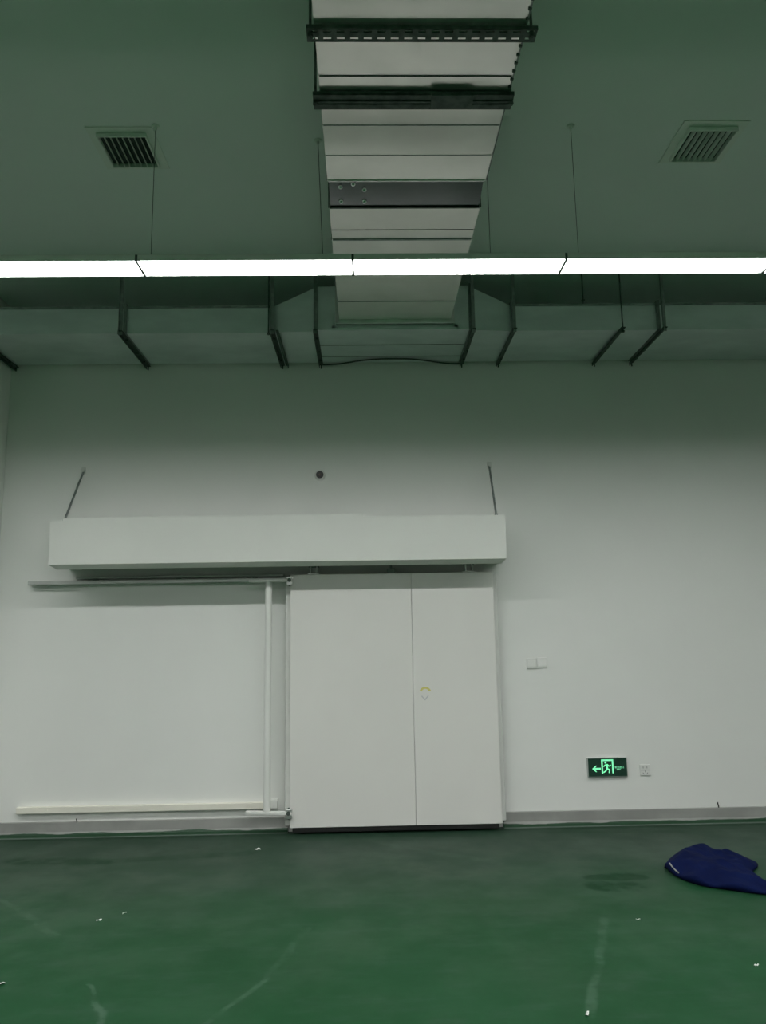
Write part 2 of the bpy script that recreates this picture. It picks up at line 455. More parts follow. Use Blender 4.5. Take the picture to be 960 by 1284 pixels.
hexa(bm, [(CX0, CY, CZ0 - 0.003), (CX1, CY, CZ0 - 0.003), (CX1 - 0.03, CY + 0.10, CZ0 - 0.034), (CX0 + 0.03, CY + 0.10, CZ0 - 0.034),
          (CX0, CY, CZ0), (CX1, CY, CZ0), (CX1 - 0.03, CY + 0.10, CZ0 - 0.031), (CX0 + 0.03, CY + 0.10, CZ0 - 0.031)])
box(bm, CX0, CX0 + 0.11, CY + 0.115, WALL_Y, CZ0 - 0.004, CZ0 + 0.002)
box(bm, CX1 - 0.09, CX1, CY + 0.115, WALL_Y, CZ0 - 0.004, CZ0 + 0.002)
box(bm, CX0 + 0.03, CX1 - 0.03, CY + 0.098, CY + 0.101, CZ0 - 0.034, CZ0 + 0.03)
obj('bottom_lip', bm, M['cover'], t)
for a, b in (((-2.454, WALL_Y, 3.03), (-2.432, CY + 0.02, CZ1 - 0.006)), ((1.102, WALL_Y, 3.04), (1.073, CY + 0.02, CZ1 - 0.006))):
    bm = new_bm(); rod(bm, a, b, 0.009, 12)
    r = obj('tie_rod', bm, M['galv'], t)
    bm = new_bm(); box(bm, a[0] - 0.018, a[0] + 0.018, WALL_Y - 0.006, WALL_Y, a[2] - 0.03, a[2] + 0.03, 0.003); rod(bm, (a[0], WALL_Y - 0.03, a[2]), (a[0], WALL_Y - 0.004, a[2]), 0.016)
    obj('anchor_plate', bm, M['grey_edge'], r)
    bm = new_bm(); rod(bm, (b[0], b[1], b[2] - 0.01), (b[0], b[1], b[2] + 0.02), 0.014, 6)
    obj('nut', bm, M['galv'], r)

# ------------------------------------------------------------------ linear lamps
SEG_X = [-2.447, -1.2495, -0.052, 1.1455]
LY0, LY1 = 3.980, 4.163
LEN = 1.1975
def make_lamp(x0, y0, label, wires, group, LEN=LEN, dm='diffuser'):
    t = thing('linear_light', label, 'light', (x0, (y0 + LY0 * 0 + 0), LAMP_Z), group)
    y1 = y0 + (LY1 - LY0); x1 = x0 + LEN
    g = 0.007
    obj('diffuser', box(new_bm(), x0 + g, x1 - g, y0 + 0.004, y1 - 0.004, LAMP_Z + 0.0255, LAMP_Z + 0.033), M[dm], t)
    bm = new_bm()
    box(bm, x0 + g, x1 - g, y0, y0 + 0.0035, LAMP_Z + 0.001, LAMP_Z + 0.034); box(bm, x0 + g, x1 - g, y1 - 0.0035, y1, LAMP_Z + 0.001, LAMP_Z + 0.034)
    box(bm, x0 + g, x1 - g, y0, y1, LAMP_Z + 0.033, LAMP_Z + 0.038)
    obj('lamp_body', bm, M['white_metal'], t)
    for ex in (x0, x1):
        obj('end_cap', box(new_bm(), ex - 0.007 if ex == x1 else ex, ex if ex == x1 else ex + 0.007, y0, y1, LAMP_Z - 0.004, LAMP_Z + 0.037), M['galv_dark'], t)
    yc = (y0 + y1) / 2
    for wx in wires:
        wx, dx, dy = wx if isinstance(wx, tuple) else (wx, 0, 0)
        bm = new_bm(); rod(bm, (wx, yc, LAMP_Z + 0.036), (wx + dx, yc + dy, CEIL_Z), 0.0018, 8)
        w = obj('suspension_wire', bm, M['wire'], t)
        bm = new_bm(); lathe(bm, [(0.0, 0.028), (0.007, 0.027), (0.009, 0.010), (0.022, 0.006), (0.024, 0.0)], (wx + dx, yc + dy, CEIL_Z), '-Z', 20)
        obj('ceiling_cup', bm, M['vent'], w)
    return t
G = 'light fixtures of the bright strip in front of the door'
make_lamp(SEG_X[0], LY0, 'leftmost white glowing lamp section of the ceiling strip, cut by the photo edge', [-2.30], G)
make_lamp(SEG_X[1], LY0, 'glowing lamp section of the strip just left of the overhead duct', [-1.195, (-0.222, -0.035, 0.13)], G)
make_lamp(SEG_X[2], LY0, 'glowing lamp section of the strip crossing right below the overhead duct', [0.735], G)
make_lamp(SEG_X[3], LY0, 'rightmost white glowing lamp section of the ceiling strip, by the right vent', [1.242], G)

for y0, lab in ((0.95, 'unseen lamp row just above and ahead of the camera'), (-2.10, 'unseen lamp row a few steps behind the camera'), (-5.10, 'unseen lamp row well behind the camera'), (-8.15, 'unseen lamp row farthest behind the camera')):
    make_lamp(SEG_X[0] - 2 * LEN, y0, lab, [-4.0, -2.0, 0.9, 1.8, 4.0], 'lamp rows out of view', LEN=8 * LEN, dm='diffuser_far')
make_lamp(SEG_X[0] - 2 * LEN, LY0, 'unseen lamp section beyond the left edge of the photo', [-4.7, -2.6], 'lamp rows out of view', LEN=2 * LEN)
make_lamp(SEG_X[3] + LEN, LY0, 'unseen lamp section beyond the right edge of the photo', [2.5, 4.6], 'lamp rows out of view', LEN=2 * LEN)

# ------------------------------------------------------------------ main duct
DW0, DW1 = -0.189, 0.702
STEP = 0.028                           # the far length hangs this much lower at each side of the drop
ZN, ZF = DUCT_Z + 0.020, DUCT_Z - 0.012
DTOP = 4.37
main = thing('air_duct', 'foil covered main duct running overhead towards the door wall', 'duct', (0.25, 3.6, CEIL_Z))
def duct_piece(y0, y1, z0a, z0b, inset=0.0):
    return hexa(new_bm(), [(DW0 + inset, y0, z0a), (DW1 - inset, y0, z0a), (DW1 - inset, y1, z0b), (DW0 + inset, y1, z0b),
                           (DW0 + inset, y0, DTOP), (DW1 - inset, y0, DTOP), (DW1 - inset, y1, DTOP), (DW0 + inset, y1, DTOP)])
for y0, y1 in ((-1.2, 0.1), (0.1, 1.3), (1.3, 2.5), (2.5, 3.134), (3.134, 3.476), (3.476, 3.718), (3.718, 3.950)):
    obj('duct_section', duct_piece(y0, y1 - 0.002, ZN, ZN), M['foil'], main)
ZA, ZB_ = ZN + 0.026, ZF + 0.004
c = obj('sheet_collar', duct_piece(3.953, 4.165, ZA, ZB_, 0.006), M['mirror'], main)
c['label'] = 'dark shiny bare metal collar'
for x, y in ((-0.118, 4.02), (-0.118, 4.125), (-0.045, 4.0), (0.018, 4.04), (0.018, 4.125)):  # small polished domes added to give the collar its bright dots
    z = ZA + (ZB_ - ZA) * (y - 3.953) / 0.212
    obj('collar_dome', lathe(new_bm(), [(0.016, -0.002), (0.0155, 0.004), (0.012, 0.010), (0.006, 0.0145), (0.0, 0.016)], (x, y, z), '-Z', 20), M['chrome'], c, smooth=True)
for y0, y1 in ((4.168, 4.4175), (4.4175, 4.533), (4.533, 5.442), (5.442, 5.775)):
    obj('duct_section', duct_piece(y0, y1 - 0.002, ZF, ZF), M['foil'], main)
def seam(y, z, w=0.008, d=0.010, mat='galv_dark'):
    bm = new_bm()
    box(bm, DW0 + 0.004, DW1 - 0.004, y - w / 2, y + w / 2, z - d, z + 0.002)
    box(bm, DW0 - d, DW0, y - w / 2, y + w / 2, z, DTOP); box(bm, DW1, DW1 + d, y - w / 2, y + w / 2, z, DTOP)
    return obj('seam_rib', bm, M[mat], main)
for y in (2.5, 3.134): seam(y, ZN, 0.007, 0.003)
seam(3.476, ZN, 0.006, 0.002, 'galv'); seam(3.718, ZN, 0.005, 0.0015, 'galv'); seam(3.947, ZN, 0.010, 0.006, 'steel'); seam(4.166, ZF, 0.010, 0.006)
seam(4.4175, ZF, 0.005, 0.002); seam(4.533, ZF, 0.014, 0.006, 'galv'); seam(5.442, ZF, 0.006, 0.004, 'galv')
# folded joint strip with clips along the right lower edge
bm = new_bm(); box(bm, DW1, DW1 + 0.006, 1.3, 3.94, ZN - 0.004, ZN + 0.02)
strip = obj('corner_strip', bm, M['galv'], main)
for k in range(16):
    y = 2.45 + k * 0.05
    obj('clip', box(new_bm(), DW1 - 0.008, DW1 + 0.008, y - 0.007, y + 0.007, ZN - 0.007, ZN + 0.024, 0.003), M['galv_dark'], strip)
# flange onto the cross duct
bm = new_bm(); box(bm, DW0 - 0.03, DW1 + 0.03, 5.775, 5.795, ZF - 0.03, DTOP + 0.01, 0.003)
obj('end_flange', bm, M['steel'], main)
bm = new_bm(); box(bm, DW0 - 0.026, DW1 + 0.026, 5.798, 5.815, ZF - 0.028, DTOP + 0.01, 0.003)
obj('end_flange', bm, M['galv'], main)

# trapeze hangers below the main duct
def main_hanger(label, y, width, half, rodx, overlap, slots):
    z1 = ZN - 0.006; z0 = z1 - 0.019
    t = thing('duct_hanger', label, 'hanger', (0.26, y, z0), 'strut hangers under the main duct')
    bm = new_bm(); a, b = width
    if slots:
        # slotted channel: two long edges and bridges between the slots, twice
        y0, y1 = y - half, y + half
        rows = [(y0 + 0.010, y0 + 0.022), (y1 - 0.026, y1 - 0.012)]
        box(bm, a, b, y0, rows[0][0], z0, z0 + 0.004); box(bm, a, b, rows[0][1], rows[1][0], z0, z0 + 0.004); box(bm, a, b, rows[1][1], y1, z0, z0 + 0.004)
        n = 17; p = (b - a) / n
        for r0, r1 in rows:
            for k in range(n + 1):
                xc = a + k * p
                box(bm, max(a, xc - p * 0.21), min(b, xc + p * 0.21), r0, r1, z0, z0 + 0.004)
        box(bm, a, b, y0 - 0.001, y0 + 0.003, z0, z1)
        box(bm, a, b, y1 - 0.003, y1 + 0.001, z0 + 0.002, z0 + 0.012)
    else:
        y0, y1 = y - half, y + half
        box(bm, a, b, y0, y1, z0, z0 + 0.006, 0.002); box(bm, a, b, y0, y0 + 0.006, z0, z1, 0.002); box(bm, a, b, y1 - 0.006, y1, z0, z1, 0.002)
        box(bm, a + 0.01, b - 0.01, y - 0.012, y - 0.004, z0 - 0.006, z0 + 0.001); box(bm, a + 0.01, b - 0.01, y + 0.012, y + 0.020, z0 - 0.004, z0 + 0.001)
    obj('strut', bm, M['galv_dark'], t)
    if overlap:
        obj('splice_plate', box(new_bm(), overlap[0], overlap[1], y - half - 0.008, y + half - 0.018, z0 - 0.010, z0 + 0.004, 0.002), M['galv_dark'], t)
    for x in rodx:
        bm = new_bm(); rod(bm, (x, y, z0 - 0.015), (x, y, CEIL_Z), 0.006, 10)
        r = obj('threaded_rod', bm, M['galv_dark'], t)
        bm = new_bm(); rod(bm, (x, y, z0 - 0.012), (x, y, z0), 0.013, 6); rod(bm, (x, y, z1 - 0.013), (x, y, z1 - 0.003), 0.013, 6)
        obj('nut', bm, M['galv_dark'], r)
    return t
main_hanger('slotted steel strut hanger nearest the camera under the main duct', 2.868, (-0.222, 0.752), 0.037, (-0.207, 0.732), None, True)
main_hanger('wider spliced steel strut hanger under the main duct, second from the camera', 3.277, (-0.222, 0.728), 0.052, (-0.212, 0.719), (0.335, 0.535), False)

# ------------------------------------------------------------------ cross duct along the end wall
cross = thing('air_duct', 'bare metal cross duct along the top of the end wall', 'duct', (0.25, 6.2, CEIL_Z))
YB = 6.555
X_DUCT = 5.2
TX0, TX1, TTOP = -0.375, 0.868, 4.357
RX0, RX1, STOP = -0.725, 1.205, 4.202
obj('tee_body', box(new_bm(), TX0, TX1, CROSS_Y - 0.040, YB, CROSS_Z, TTOP, 0.003), M['sheet'], cross)
def reducer(xa, xb):
    bm = new_bm()
    hexa(bm, [(xa, CROSS_Y - 0.02, CROSS_Z), (xb, CROSS_Y, CROSS_Z), (xb, YB, CROSS_Z), (xa, YB, CROSS_Z),
              (xa, CROSS_Y - 0.02, TTOP), (xb, CROSS_Y, STOP), (xb, YB, STOP), (xa, YB, TTOP)])
    return bm
obj('reducer', reducer(TX0 - 0.006, RX0), M['sheet'], cross)
obj('reducer', reducer(TX1 + 0.006, RX1), M['sheet'], cross)
for xs in ((X_LEFT + 0.03, -1.90), (-1.897, RX0 - 0.003), (RX1 + 0.003, 2.40), (2.403, X_DUCT)):
    obj('duct_section', box(new_bm(), xs[0], xs[1], CROSS_Y, YB, CROSS_Z, STOP, 0.002), M['sheet'], cross)
def flange(x, top, w=0.03):
    bm = new_bm(); e = 0.022
    box(bm, x - w / 2, x + w / 2, CROSS_Y - e - 0.02, CROSS_Y + 0.004, CROSS_Z - 0.006, top + e)
    box(bm, x - w / 2, x + w / 2, CROSS_Y - 0.02, YB, CROSS_Z - 0.006, CROSS_Z + 0.003); box(bm, x - w / 2, x + w / 2, CROSS_Y, YB, top - 0.003, top + e)
    return bm
for x, top in ((TX0 - 0.003, TTOP), (TX1 + 0.003, TTOP)): obj('joint_flange', flange(x, top, 0.034), M['galv'], cross)
for x in (RX0, RX1, 2.40, -1.90): obj('joint_flange', flange(x, STOP, 0.018), M['galv'], cross)
bm = new_bm(); box(bm, TX0, TX1, 6.13, 6.138, CROSS_Z - 0.004, CROSS_Z + 0.001); box(bm, TX0, TX1, 6.40, 6.406, CROSS_Z - 0.003, CROSS_Z + 0.001)
obj('sheet_seam', bm, M['galv'], cross)
for xa, xb in ((X_LEFT + 0.03, RX0), (RX1, X_DUCT)):
    obj('top_fold', box(new_bm(), xa, xb, CROSS_Y - 0.012, CROSS_Y + 0.002, STOP - 0.006, STOP + 0.008), M['galv'], cross)
bm = new_bm()   # collar frame where the main duct enters
box(bm, DW0 - 0.06, DW0 - 0.032, CROSS_Y - 0.046, CROSS_Y - 0.04, 4.0, TTOP); box(bm, DW1 + 0.032, DW1 + 0.06, CROSS_Y - 0.046, CROSS_Y - 0.04, 4.0, TTOP)
box(bm, DW0 - 0.06, DW1 + 0.06, CROSS_Y - 0.046, CROSS_Y - 0.04, 3.998, 4.024)
obj('entry_collar', bm, M['sheet'], cross)

HG = 'steel hangers under the cross duct'
def cross_hanger(label, x, strap, double=False):
    z1 = CROSS_Z - 0.007; z0 = z1 - 0.030
    t = thing('duct_hanger', label, 'hanger', (x, 6.2, z0), HG)
    yf = 5.795
    bm = new_bm(); w = 0.018
    box(bm, x - w, x + w, yf - 0.02, 6.59, z1 - 0.005, z1); box(bm, x - w, x - w + 0.005, yf - 0.02, 6.59, z0, z1)
    s = obj('strut', bm, M['galv_dark'], t)
    if double:
        bm = new_bm(); box(bm, x + 0.028, x + 0.052, yf - 0.005, 6.59, z1 - 0.005, z1); box(bm, x + 0.047, x + 0.052, yf - 0.005, 6.59, z0, z1)
        obj('strut', bm, M['galv_dark'], t)
    for y in (5.95, 6.25, 6.45):
        bm = new_bm(); rod(bm, (x, y, z1 - 0.018), (x, y, z1 - 0.003), 0.011, 6)
        obj('nut', bm, M['galv_dark'], s)
    if strap:
        bm = new_bm(); box(bm, x - 0.014, x + 0.014, yf - 0.006, yf - 0.001, z0, CEIL_Z); box(bm, x - 0.014, x - 0.010, yf - 0.026, yf - 0.001, z0, CEIL_Z)
        obj('strap', bm, M['galv'], t)
    if not strap or double:
        xx = x - 0.028 if double else x
        bm = new_bm(); rod(bm, (xx, yf - 0.004, z0 - 0.01), (xx, yf - 0.004, CEIL_Z), 0.006, 10)
        r = obj('threaded_rod', bm, M['galv_dark'], t)
        bm = new_bm(); rod(bm, (xx, yf - 0.004, z0 - 0.008), (xx, yf - 0.004, z0 + 0.006), 0.013, 6)
        obj('nut', bm, M['galv_dark'], r)
    bm = new_bm(); rod(bm, (x, 6.575, z0 - 0.01), (x, 6.575, CEIL_Z), 0.006, 10)
    obj('threaded_rod', bm, M['galv_dark'], t)
cross_hanger('hanger strut under the cross duct at the left wall corner', -3.085, True)
cross_hanger('lone hanger strut under the left cross duct, above the left tie rod', -1.918, True)
cross_hanger('doubled hanger strut under the cross duct left of the tee', -0.722, True, True)
cross_hanger('hanger strut at the left edge of the tee, left of the bowed cable', -0.378, True)
cross_hanger('hanger strut at the right edge of the tee, right of the bowed cable', 0.885, True)
cross_hanger('hanger strut one step right of the tee at the reducer end', 1.215, True)
cross_hanger('hanger strut with a thin front rod under the right cross duct', 2.088, False)
cross_hanger('rightmost hanger strut with wide front strap under the cross duct', 2.428, True)

# thin stud standing on the cross duct, and the cable behind the tee
t = thing('ceiling_stud', 'short threaded stud hanging from the ceiling above the right cross duct', 'stud', (1.83, 5.95, CEIL_Z))
bm = new_bm(); rod(bm, (1.83, 5.95, STOP + 0.01), (1.83, 5.95, CEIL_Z), 0.006, 10); obj('threaded_rod', bm, M['wire'], t)
bm = new_bm(); rod(bm, (1.83, 5.95, STOP + 0.075), (1.83, 5.95, STOP + 0.09), 0.014, 6); obj('nut', bm, M['wire'], t)
pts = []
for k in range(25):
    u = k / 24; x = -0.392 + 1.29 * u
    pts.append((x, 6.575 - 0.145 * math.sin(PI * u) ** 2 + 0.008 * math.sin(5 * PI * u), CROSS_Z - 0.0105))
bm = new_bm(); path(bm, pts, 0.007, 8)
o = obj('cable', bm, M['cable'], None, (0.25, WALL_Y, 3.984), True)
tag(o, 'thin black bowed cable under the rear edge of the cross duct tee', 'cable')

# ------------------------------------------------------------------ ceiling vents
def make_vent(x0, x1, y0, y1, label):
    cx, cy = (x0 + x1) / 2, (y0 + y1) / 2
    t = thing('ceiling_vent', label, 'vent', (cx, cy, CEIL_Z), 'square slatted ceiling vents')
    z0 = CEIL_Z - 0.032; f = 0.055
    obj('backing', box(new_bm(), x0 - 0.004, x1 + 0.004, y0 - 0.004, y1 + 0.004, CEIL_Z - 0.003, CEIL_Z), M['vent_shade'], t)  # flat dark plate painted as the shaded opening behind the slats
    bm = new_bm()
    for a in ((x0 - f, x0, y0 - f, y1 + f), (x1, x1 + f, y0 - f, y1 + f), (x0, x1, y0 - f, y0), (x0, x1, y1, y1 + f)):
        box(bm, a[0], a[1], a[2], a[3], z0 + 0.026, CEIL_Z)
    for a in ((x0 - 0.006, x0, y0 - 0.006, y1 + 0.006), (x1, x1 + 0.006, y0 - 0.006, y1 + 0.006), (x0, x1, y0 - 0.006, y0), (x0, x1, y1, y1 + 0.006)):
        box(bm, a[0], a[1], a[2], a[3], z0, CEIL_Z - 0.002)
    obj('frame', bm, M['vent'], t)
    n = 8; p = (x1 - x0) / n
    for k in range(n + 1):
        xs = x0 + k * p
        bm = new_bm(); hw = 0.0012; dx = 0.003
        # each blade leans: top edge towards the left
        xa, xb = max(x0 + hw, min(x1 - hw, xs + dx)), max(x0 + hw, min(x1 - hw, xs - dx))
        hexa(bm, [(xa - hw, y0, z0 + 0.002), (xa + hw, y0, z0 + 0.002), (xa + hw, y1, z0 + 0.002), (xa - hw, y1, z0 + 0.002),
                  (xb - hw, y0, CEIL_Z - 0.003), (xb + hw, y0, CEIL_Z - 0.003), (xb + hw, y1, CEIL_Z - 0.003), (xb - hw, y1, CEIL_Z - 0.003)])
        obj('slat', bm, M['vent'], t)
    return t
v = make_vent(-1.552, -1.270, 4.128, 4.423, 'slatted ceiling vent left of the main duct')
dup(v, (2.097, 4.225, CEIL_Z), 'slatted ceiling vent right of the main duct')

# ------------------------------------------------------------------ small things on the end wall
t = thing('wall_sensor', 'small round dark fronted sensor on the wall above the track cover', 'sensor', (-0.393, WALL_Y, 2.966))
bm = new_bm(); lathe(bm, [(0.047, 0.0), (0.047, 0.012), (0.042, 0.024), (0.034, 0.030), (0.032, 0.030)], (-0.393, WALL_Y, 2.966)); obj('base', bm, M['white_plastic'], t, smooth=True)
bm = new_bm(); lathe(bm, [(0.033, 0.010), (0.033, 0.032), (0.030, 0.037), (0.022, 0.036), (0.012, 0.034), (0.0, 0.034)], (-0.393, WALL_Y, 2.966)); o = obj('lens', bm, M['black'], t, smooth=True)
bm = new_bm(); lathe(bm, [(0.010, 0.034), (0.009, 0.039), (0.0, 0.041)], (-0.393, WALL_Y, 2.966), n=16); obj('lens_centre', bm, simple('dull_red_lens', (0.10, 0.05, 0.05), 0.3), o, smooth=True)

def switch_plate(x0, z0, label):
    s = 0.086; t = thing('wall_switch', label, 'switch', (x0 + s / 2, WALL_Y, z0 + s / 2), 'pair of light switches right of the door')
    obj('plate', box(new_bm(), x0, x0 + s - 0.001, WALL_Y - 0.013, WALL_Y, z0, z0 + s, 0.002), M['white_plastic'], t)
    obj('rocker', hexa(new_bm(), [(x0 + 0.010, WALL_Y - 0.019, z0 + 0.014), (x0 + s - 0.010, WALL_Y - 0.019, z0 + 0.014), (x0 + s - 0.010, WALL_Y - 0.008, z0 + 0.014), (x0 + 0.010, WALL_Y - 0.008, z0 + 0.014),
                                  (x0 + 0.010, WALL_Y - 0.0135, z0 + s - 0.014), (x0 + s - 0.010, WALL_Y - 0.0135, z0 + s - 0.014), (x0 + s - 0.010, WALL_Y - 0.008, z0 + s - 0.014), (x0 + 0.010, WALL_Y - 0.008, z0 + s - 0.014)]), M['white_plastic'], t)
switch_plate(1.354, 1.270, 'left white plate of the paired light switches beside the door')
switch_plate(1.441, 1.275, 'right white plate of the paired light switches, slightly higher than its neighbour')

t = thing('power_socket', 'small white power socket on the wall right of the exit sign', 'socket', (2.302, WALL_Y, 0.425))
x0, z0, s = 2.258, 0.382, 0.088
obj('plate', box(new_bm(), x0, x0 + s, WALL_Y - 0.010, WALL_Y, z0, z0 + s, 0.003), M['white_plastic'], t)
bm = new_bm()
def slot(u, v, a, b, rot=0):
    c, s_ = math.cos(rot), math.sin(rot)
    prism_xz(bm, [(u + c * p - s_ * q, v + s_ * p + c * q) for p, q in ((-a, -b), (a, -b), (a, b), (-a, b))], WALL_Y - 0.0112, WALL_Y - 0.009)
for du in (0.028, 0.060):
    slot(x0 + du, z0 + 0.066, 0.0025, 0.008)
slot(x0 + 0.044, z0 + 0.044, 0.034, 0.0022)
slot(x0 + 0.044, z0 + 0.034, 0.0025, 0.007); slot(x0 + 0.028, z0 + 0.018, 0.0025, 0.008, 0.6); slot(x0 + 0.060, z0 + 0.018, 0.0025, 0.008, -0.6)
obj('socket_slots', bm, M['plastic_line'], t)

# exit sign
SX0, SX1, SZ0, SZ1 = 1.818, 2.150, 0.379, 0.535
t = thing('exit_sign', 'green glowing exit sign with running figure and left arrow, low on the wall', 'sign', (1.984, WALL_Y, SZ0))
obj('sign_case', box(new_bm(), SX0, SX1, WALL_Y - 0.024, WALL_Y, SZ0, SZ1, 0.003), M['rail_steel'], t)
FY = WALL_Y - 0.0255
obj('sign_face', box(new_bm(), SX0 + 0.006, SX1 - 0.006, FY, WALL_Y - 0.02, SZ0 + 0.006, SZ1 - 0.006), M['sign_face'], t)
def S(px, py): return (SX0 + (px - 140) / 428 * (SX1 - SX0), SZ1 - (py - 130) / 190 * (SZ1 - SZ0))
u = (SX1 - SX0) / 428
ya, yb = FY - 0.0012, FY + 0.0005
bm = new_bm()
prism_xz(bm, [S(188, 238), S(226, 207), S(238, 207), S(219, 229), S(280, 229), S(280, 247), S(219, 247), S(238, 269), S(226, 269)], ya, yb)
obj('arrow', bm, M['sign_mark'], t)
bm = new_bm()
prism_xz(bm, [S(288, 284), S(288, 148), S(418, 148), S(418, 284), S(402, 284), S(402, 164), S(304, 164), S(304, 284)], ya, yb)
obj('doorway_mark', bm, M['sign_mark'], t)
bm = new_bm()
hx, hz = S(333, 178); prism_xz(bm, [(hx + 11 * u * math.cos(2 * PI * k / 16), hz + 11 * u * math.sin(2 * PI * k / 16)) for k in range(16)], ya, yb)
stroke_xz(bm, [S(352, 202), S(346, 236)], 10 * u, ya, yb)
stroke_xz(bm, [S(352, 200), S(330, 202), S(314, 216)], 5.0 * u, ya, yb)
stroke_xz(bm, [S(354, 200), S(372, 214), S(388, 206)], 5.0 * u, ya, yb)
stroke_xz(bm, [S(345, 238), S(336, 258), S(312, 272)], 6.0 * u, ya, yb)
stroke_xz(bm, [S(350, 238), S(374, 248), S(368, 276)], 6.0 * u, ya, yb)
obj('running_figure', bm, M['sign_mark'], t)
def lettering(name, text, px, py, size, parent):
    cu = bpy.data.curves.new(name, 'FONT'); cu.body = text; cu.size = size; cu.extrude = 0.0006
    cu.align_x = 'LEFT'; cu.align_y = 'BOTTOM_BASELINE'
    tmp = bpy.data.objects.new(name, cu); COL.objects.link(tmp)
    bpy.context.view_layer.update()
    me = bpy.data.meshes.new_from_object(tmp.evaluated_get(bpy.context.evaluated_depsgraph_get()))
    bpy.data.objects.remove(tmp)
    x, z = S(px, py)
    me.transform(Matrix.Translation(Vector((x, FY - 0.0006, z)) - world_loc(parent)) @ Matrix.Rotation(PI / 2, 4, 'X'))
    me.materials.clear(); me.materials.append(M['sign_mark'])
    o = bpy.data.objects.new(name, me); COL.objects.link(o); o.parent = parent
    return o
L1 = lettering('sign_lettering', '\u5b89\u5168\u51fa\u53e3', 430, 235, 0.0195, t)
L2 = lettering('sign_lettering', 'EXIT', 452, 254, 0.016, t)

# stub of wire at the right skirting
bm = new_bm(); path(bm, [(2.895, WALL_Y - 0.004, 0.105), (2.892, WALL_Y - 0.012, 0.128), (2.884, WALL_Y - 0.02, 0.150), (2.880, WALL_Y - 0.024, 0.160)], 0.005, 8)
o = obj('wire_stub', bm, M['cable'], None, (2.89, WALL_Y, 0.11), True); tag(o, 'short dark wire stub sticking up from the right skirting', 'wire')
bm = new_bm(); path(bm, [(-2.365, WALL_Y - 0.006, 0.100), (-2.368, WALL_Y - 0.016, 0.120), (-2.372, WALL_Y - 0.020, 0.140)], 0.004, 8)
o = obj('wire_stub', bm, M['cable'], None, (-2.37, WALL_Y, 0.10), True); tag(o, 'tiny dark wire stub under the cream lower rail at left', 'wire')

# ------------------------------------------------------------------ crumpled blue cloth on the floor
OUT = [(1.955, 5.36), (2.03, 5.50), (2.15, 5.62), (2.29, 5.75), (2.385, 5.77), (2.42, 5.67), (2.48, 5.60), (2.55, 5.63), (2.60, 5.52),
       (2.61, 5.42), (2.575, 5.34), (2.49, 5.24), (2.47, 5.10), (2.47, 4.97), (2.50, 4.86), (2.45, 4.77), (2.36, 4.79), (2.25, 4.84), (2.13, 4.92), (2.04, 4.98), (1.98, 5.09), (1.95, 5.22)]
def cloth():
    bm = new_bm()
    rnd = random.Random(3)
    # closed smooth outline
    pts = []
    n = len(OUT)
    for i in range(n):
        p0, p1, p2, p3 = (Vector(OUT[(i + k - 1) % n]) for k in range(4))
        for s in range(6):
            q = s / 6
            lin = p1 + (p2 - p1) * q
            pts.append(lin * 0.55 + 0.45 * 0.5 * ((2 * p1) + (p2 - p0) * q + (2 * p0 - 5 * p1 + 4 * p2 - p3) * q * q + (3 * p1 - p0 - 3 * p2 + p3) * q ** 3))
    c = Vector((2.24, 5.28))
    from mathutils import noise as mn
    R_ = 26; rings = []
    for r in range(R_ + 1):
        f = 1 - r / R_
        ring = []
        for k, p in enumerate(pts):
            q = c + (p - c) * f
            e = min(1.0, (1 - f) * 2.6)
            right = max(0.0, min(1.0, (q.x - 2.30) / 0.25))
            far = max(0.0, min(1.0, (q.y - 5.0) / 0.6))
            dome = 0.010 + (0.045 + 0.055 * far) * (1 - 0.40 * right) * e ** 0.7
            w1 = mn.noise(Vector((q.x * 4.0 + q.y * 1.5, q.y * 2.5, 0.3)))
            w2 = mn.noise(Vector((q.x * 9.0, q.y * 7.0 + q.x * 4, 1.7)))
            w3 = mn.noise(Vector((q.x * 22, q.y * 18, 4.1)))
            ridge = 0.050 * (0.5 - abs(w1)) - 0.012 + 0.026 * (0.35 - abs(w2)) + 0.010 * w3
            # the near left hem stands up off the floor
            lift = 0.0
            if f > 0.7 and q.y < 5.35 and q.x < 2.35: lift = 0.040 * (f - 0.7) / 0.3 * (0.6 + 0.4 * math.sin(k * 0.5))
            z = max(0.006, dome + ridge * e + lift)
            ring.append((q.x, q.y, z))
        rings.append(ring)
    top = [[bm.verts.new(v) for v in ring] for ring in rings[:-1]]
    ctr = bm.verts.new((c.x, c.y, rings[-1][0][2]))
    m = len(pts)
    for a, b in zip(top, top[1:]):
        for k in range(m): bm.faces.new((a[k], a[(k + 1) % m], b[(k + 1) % m], b[k]))
    for k in range(m): bm.faces.new((top[-1][k], top[-1][(k + 1) % m], ctr))
    # hem turned under and back to the floor
    hem = [bm.verts.new((c.x + (v.co.x - c.x) * 0.94, c.y + (v.co.y - c.y) * 0.94, 0.001)) for v in top[0]]
    for k in range(m): bm.faces.new((top[0][k], hem[k], hem[(k + 1) % m], top[0][(k + 1) % m]))
    bm.faces.new(hem)
    return bm, rings
bm, rings = cloth()
t = thing('blue_cloth', 'crumpled dark blue cloth heaped on the floor at lower right', 'cloth', (2.24, 5.28, 0))
body = obj('cloth_body', bm, M['cloth'], t, smooth=True)
edge = rings[1]
sel = [Vector(edge[k]) for k in range(122, 132)]
bm = new_bm(); path(bm, [v + Vector((-0.004, -0.004, 0.008)) for v in sel[1:7]], 0.0045, 8)
o = obj('pale_trim', bm, M['plastic_line'], t, smooth=True); o['label'] = 'pale grey edge stripe'

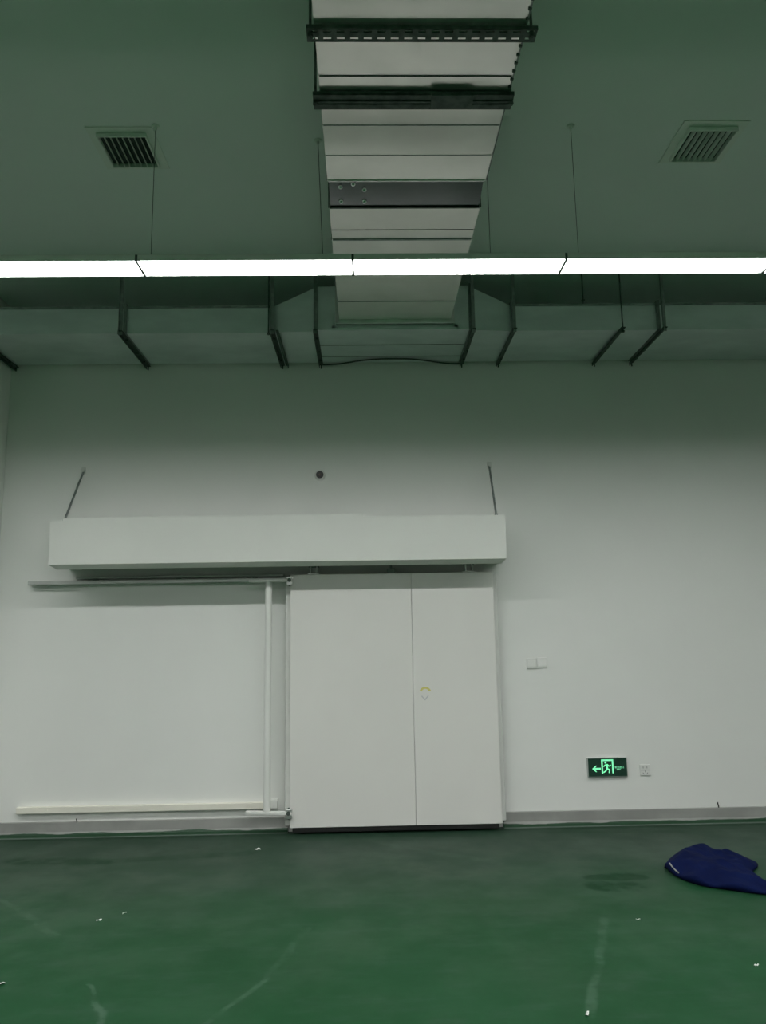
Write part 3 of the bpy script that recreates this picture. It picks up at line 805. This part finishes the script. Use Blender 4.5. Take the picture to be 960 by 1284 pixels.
# ------------------------------------------------------------------ litter on the green floor
def scrap(x, y, s, rot, label):
    bm = new_bm(); rnd = random.Random(int(1000 * (x + 5) + 100 * y))
    c, sn = math.cos(rot), math.sin(rot)
    grid = {}
    for i in range(4):
        for j in range(3):
            u, v = (i / 3 - 0.5) * s * 2, (j / 2 - 0.5) * s
            u += rnd.uniform(-.1, .1) * s; v += rnd.uniform(-.1, .1) * s
            grid[i, j] = (x + c * u - sn * v, y + sn * u + c * v, 0.0025 + rnd.random() * 0.010)
    lo = {q: bm.verts.new((p[0], p[1], p[2] - 0.0015)) for q, p in grid.items()}
    hi = {q: bm.verts.new(p) for q, p in grid.items()}
    for i in range(3):
        for j in range(2):
            bm.faces.new((hi[i, j], hi[i + 1, j], hi[i + 1, j + 1], hi[i, j + 1]))
            bm.faces.new((lo[i, j], lo[i, j + 1], lo[i + 1, j + 1], lo[i + 1, j]))
    ring = [(0, 0), (1, 0), (2, 0), (3, 0), (3, 1), (3, 2), (2, 2), (1, 2), (0, 2), (0, 1)]
    for a, b in zip(ring, ring[1:] + ring[:1]): bm.faces.new((lo[a], lo[b], hi[b], hi[a]))
    zmin = min(v.co.z for v in bm.verts); bmesh.ops.translate(bm, verts=bm.verts, vec=(0, 0, -zmin))
    o = obj('paper_scrap', bm, M['paper'], None, (x, y, 0))
    tag(o, label, 'litter', 'scraps of litter on the floor')
scrap(-0.835, 6.075, 0.020, 0.3, 'pale scrap on the floor just left of the sliding door')
scrap(-1.529, 4.668, 0.014, 0.2, 'left one of two tiny pale scraps on the floor below the cream rail')
scrap(-1.415, 4.762, 0.011, 0.1, 'right one of two tiny pale scraps on the floor below the cream rail')
scrap(-1.705, 3.865, 0.022, 0.9, 'white scrap on the floor at the left photo edge')
scrap(1.465, 4.464, 0.012, 0.4, 'tiny white scrap on the floor nearer than the blue cloth')
scrap(1.808, 3.853, 0.010, 0.4, 'tiny white scrap on the floor near the right photo edge')
scrap(0.888, 3.43, 0.013, 1.2, 'tiny pale scrap at the bottom end of the pale floor streak')

# ------------------------------------------------------------------ camera
cam = bpy.data.cameras.new('camera'); co = bpy.data.objects.new('camera', cam); COL.objects.link(co)
cam.sensor_fit = 'HORIZONTAL'; cam.sensor_width = 36.0; cam.lens = 36.0 * 960 / 960
cam.clip_start = 0.02
yaw, pitch, roll = math.radians(1.35), math.radians(9.35), math.radians(0.93)
f = Vector((math.sin(yaw) * math.cos(pitch), math.cos(yaw) * math.cos(pitch), math.sin(pitch)))
rt = Vector((math.cos(yaw), -math.sin(yaw), 0)); up = rt.cross(f)
rt2 = rt * math.cos(roll) - up * math.sin(roll); up2 = up * math.cos(roll) + rt * math.sin(roll)
mw = Matrix((rt2, up2, -f)).transposed().to_4x4(); mw.translation = (0, 0, 1.545)
co.matrix_world = mw
scene.camera = co

# ------------------------------------------------------------------ look
w = bpy.data.worlds.new('world'); scene.world = w; w.use_nodes = True
w.node_tree.nodes['Background'].inputs[0].default_value = (0, 0, 0, 1)
scene.view_settings.view_transform = 'Standard'; scene.view_settings.look = 'None'
scene.view_settings.exposure = 0.0; scene.view_settings.gamma = 1.0
scene.view_settings.use_curve_mapping = False
scene.cycles.max_bounces = 10; scene.cycles.diffuse_bounces = 6; scene.cycles.glossy_bounces = 5
scene.cycles.use_denoising = True
scene.cycles.sample_clamp_indirect = 4.0
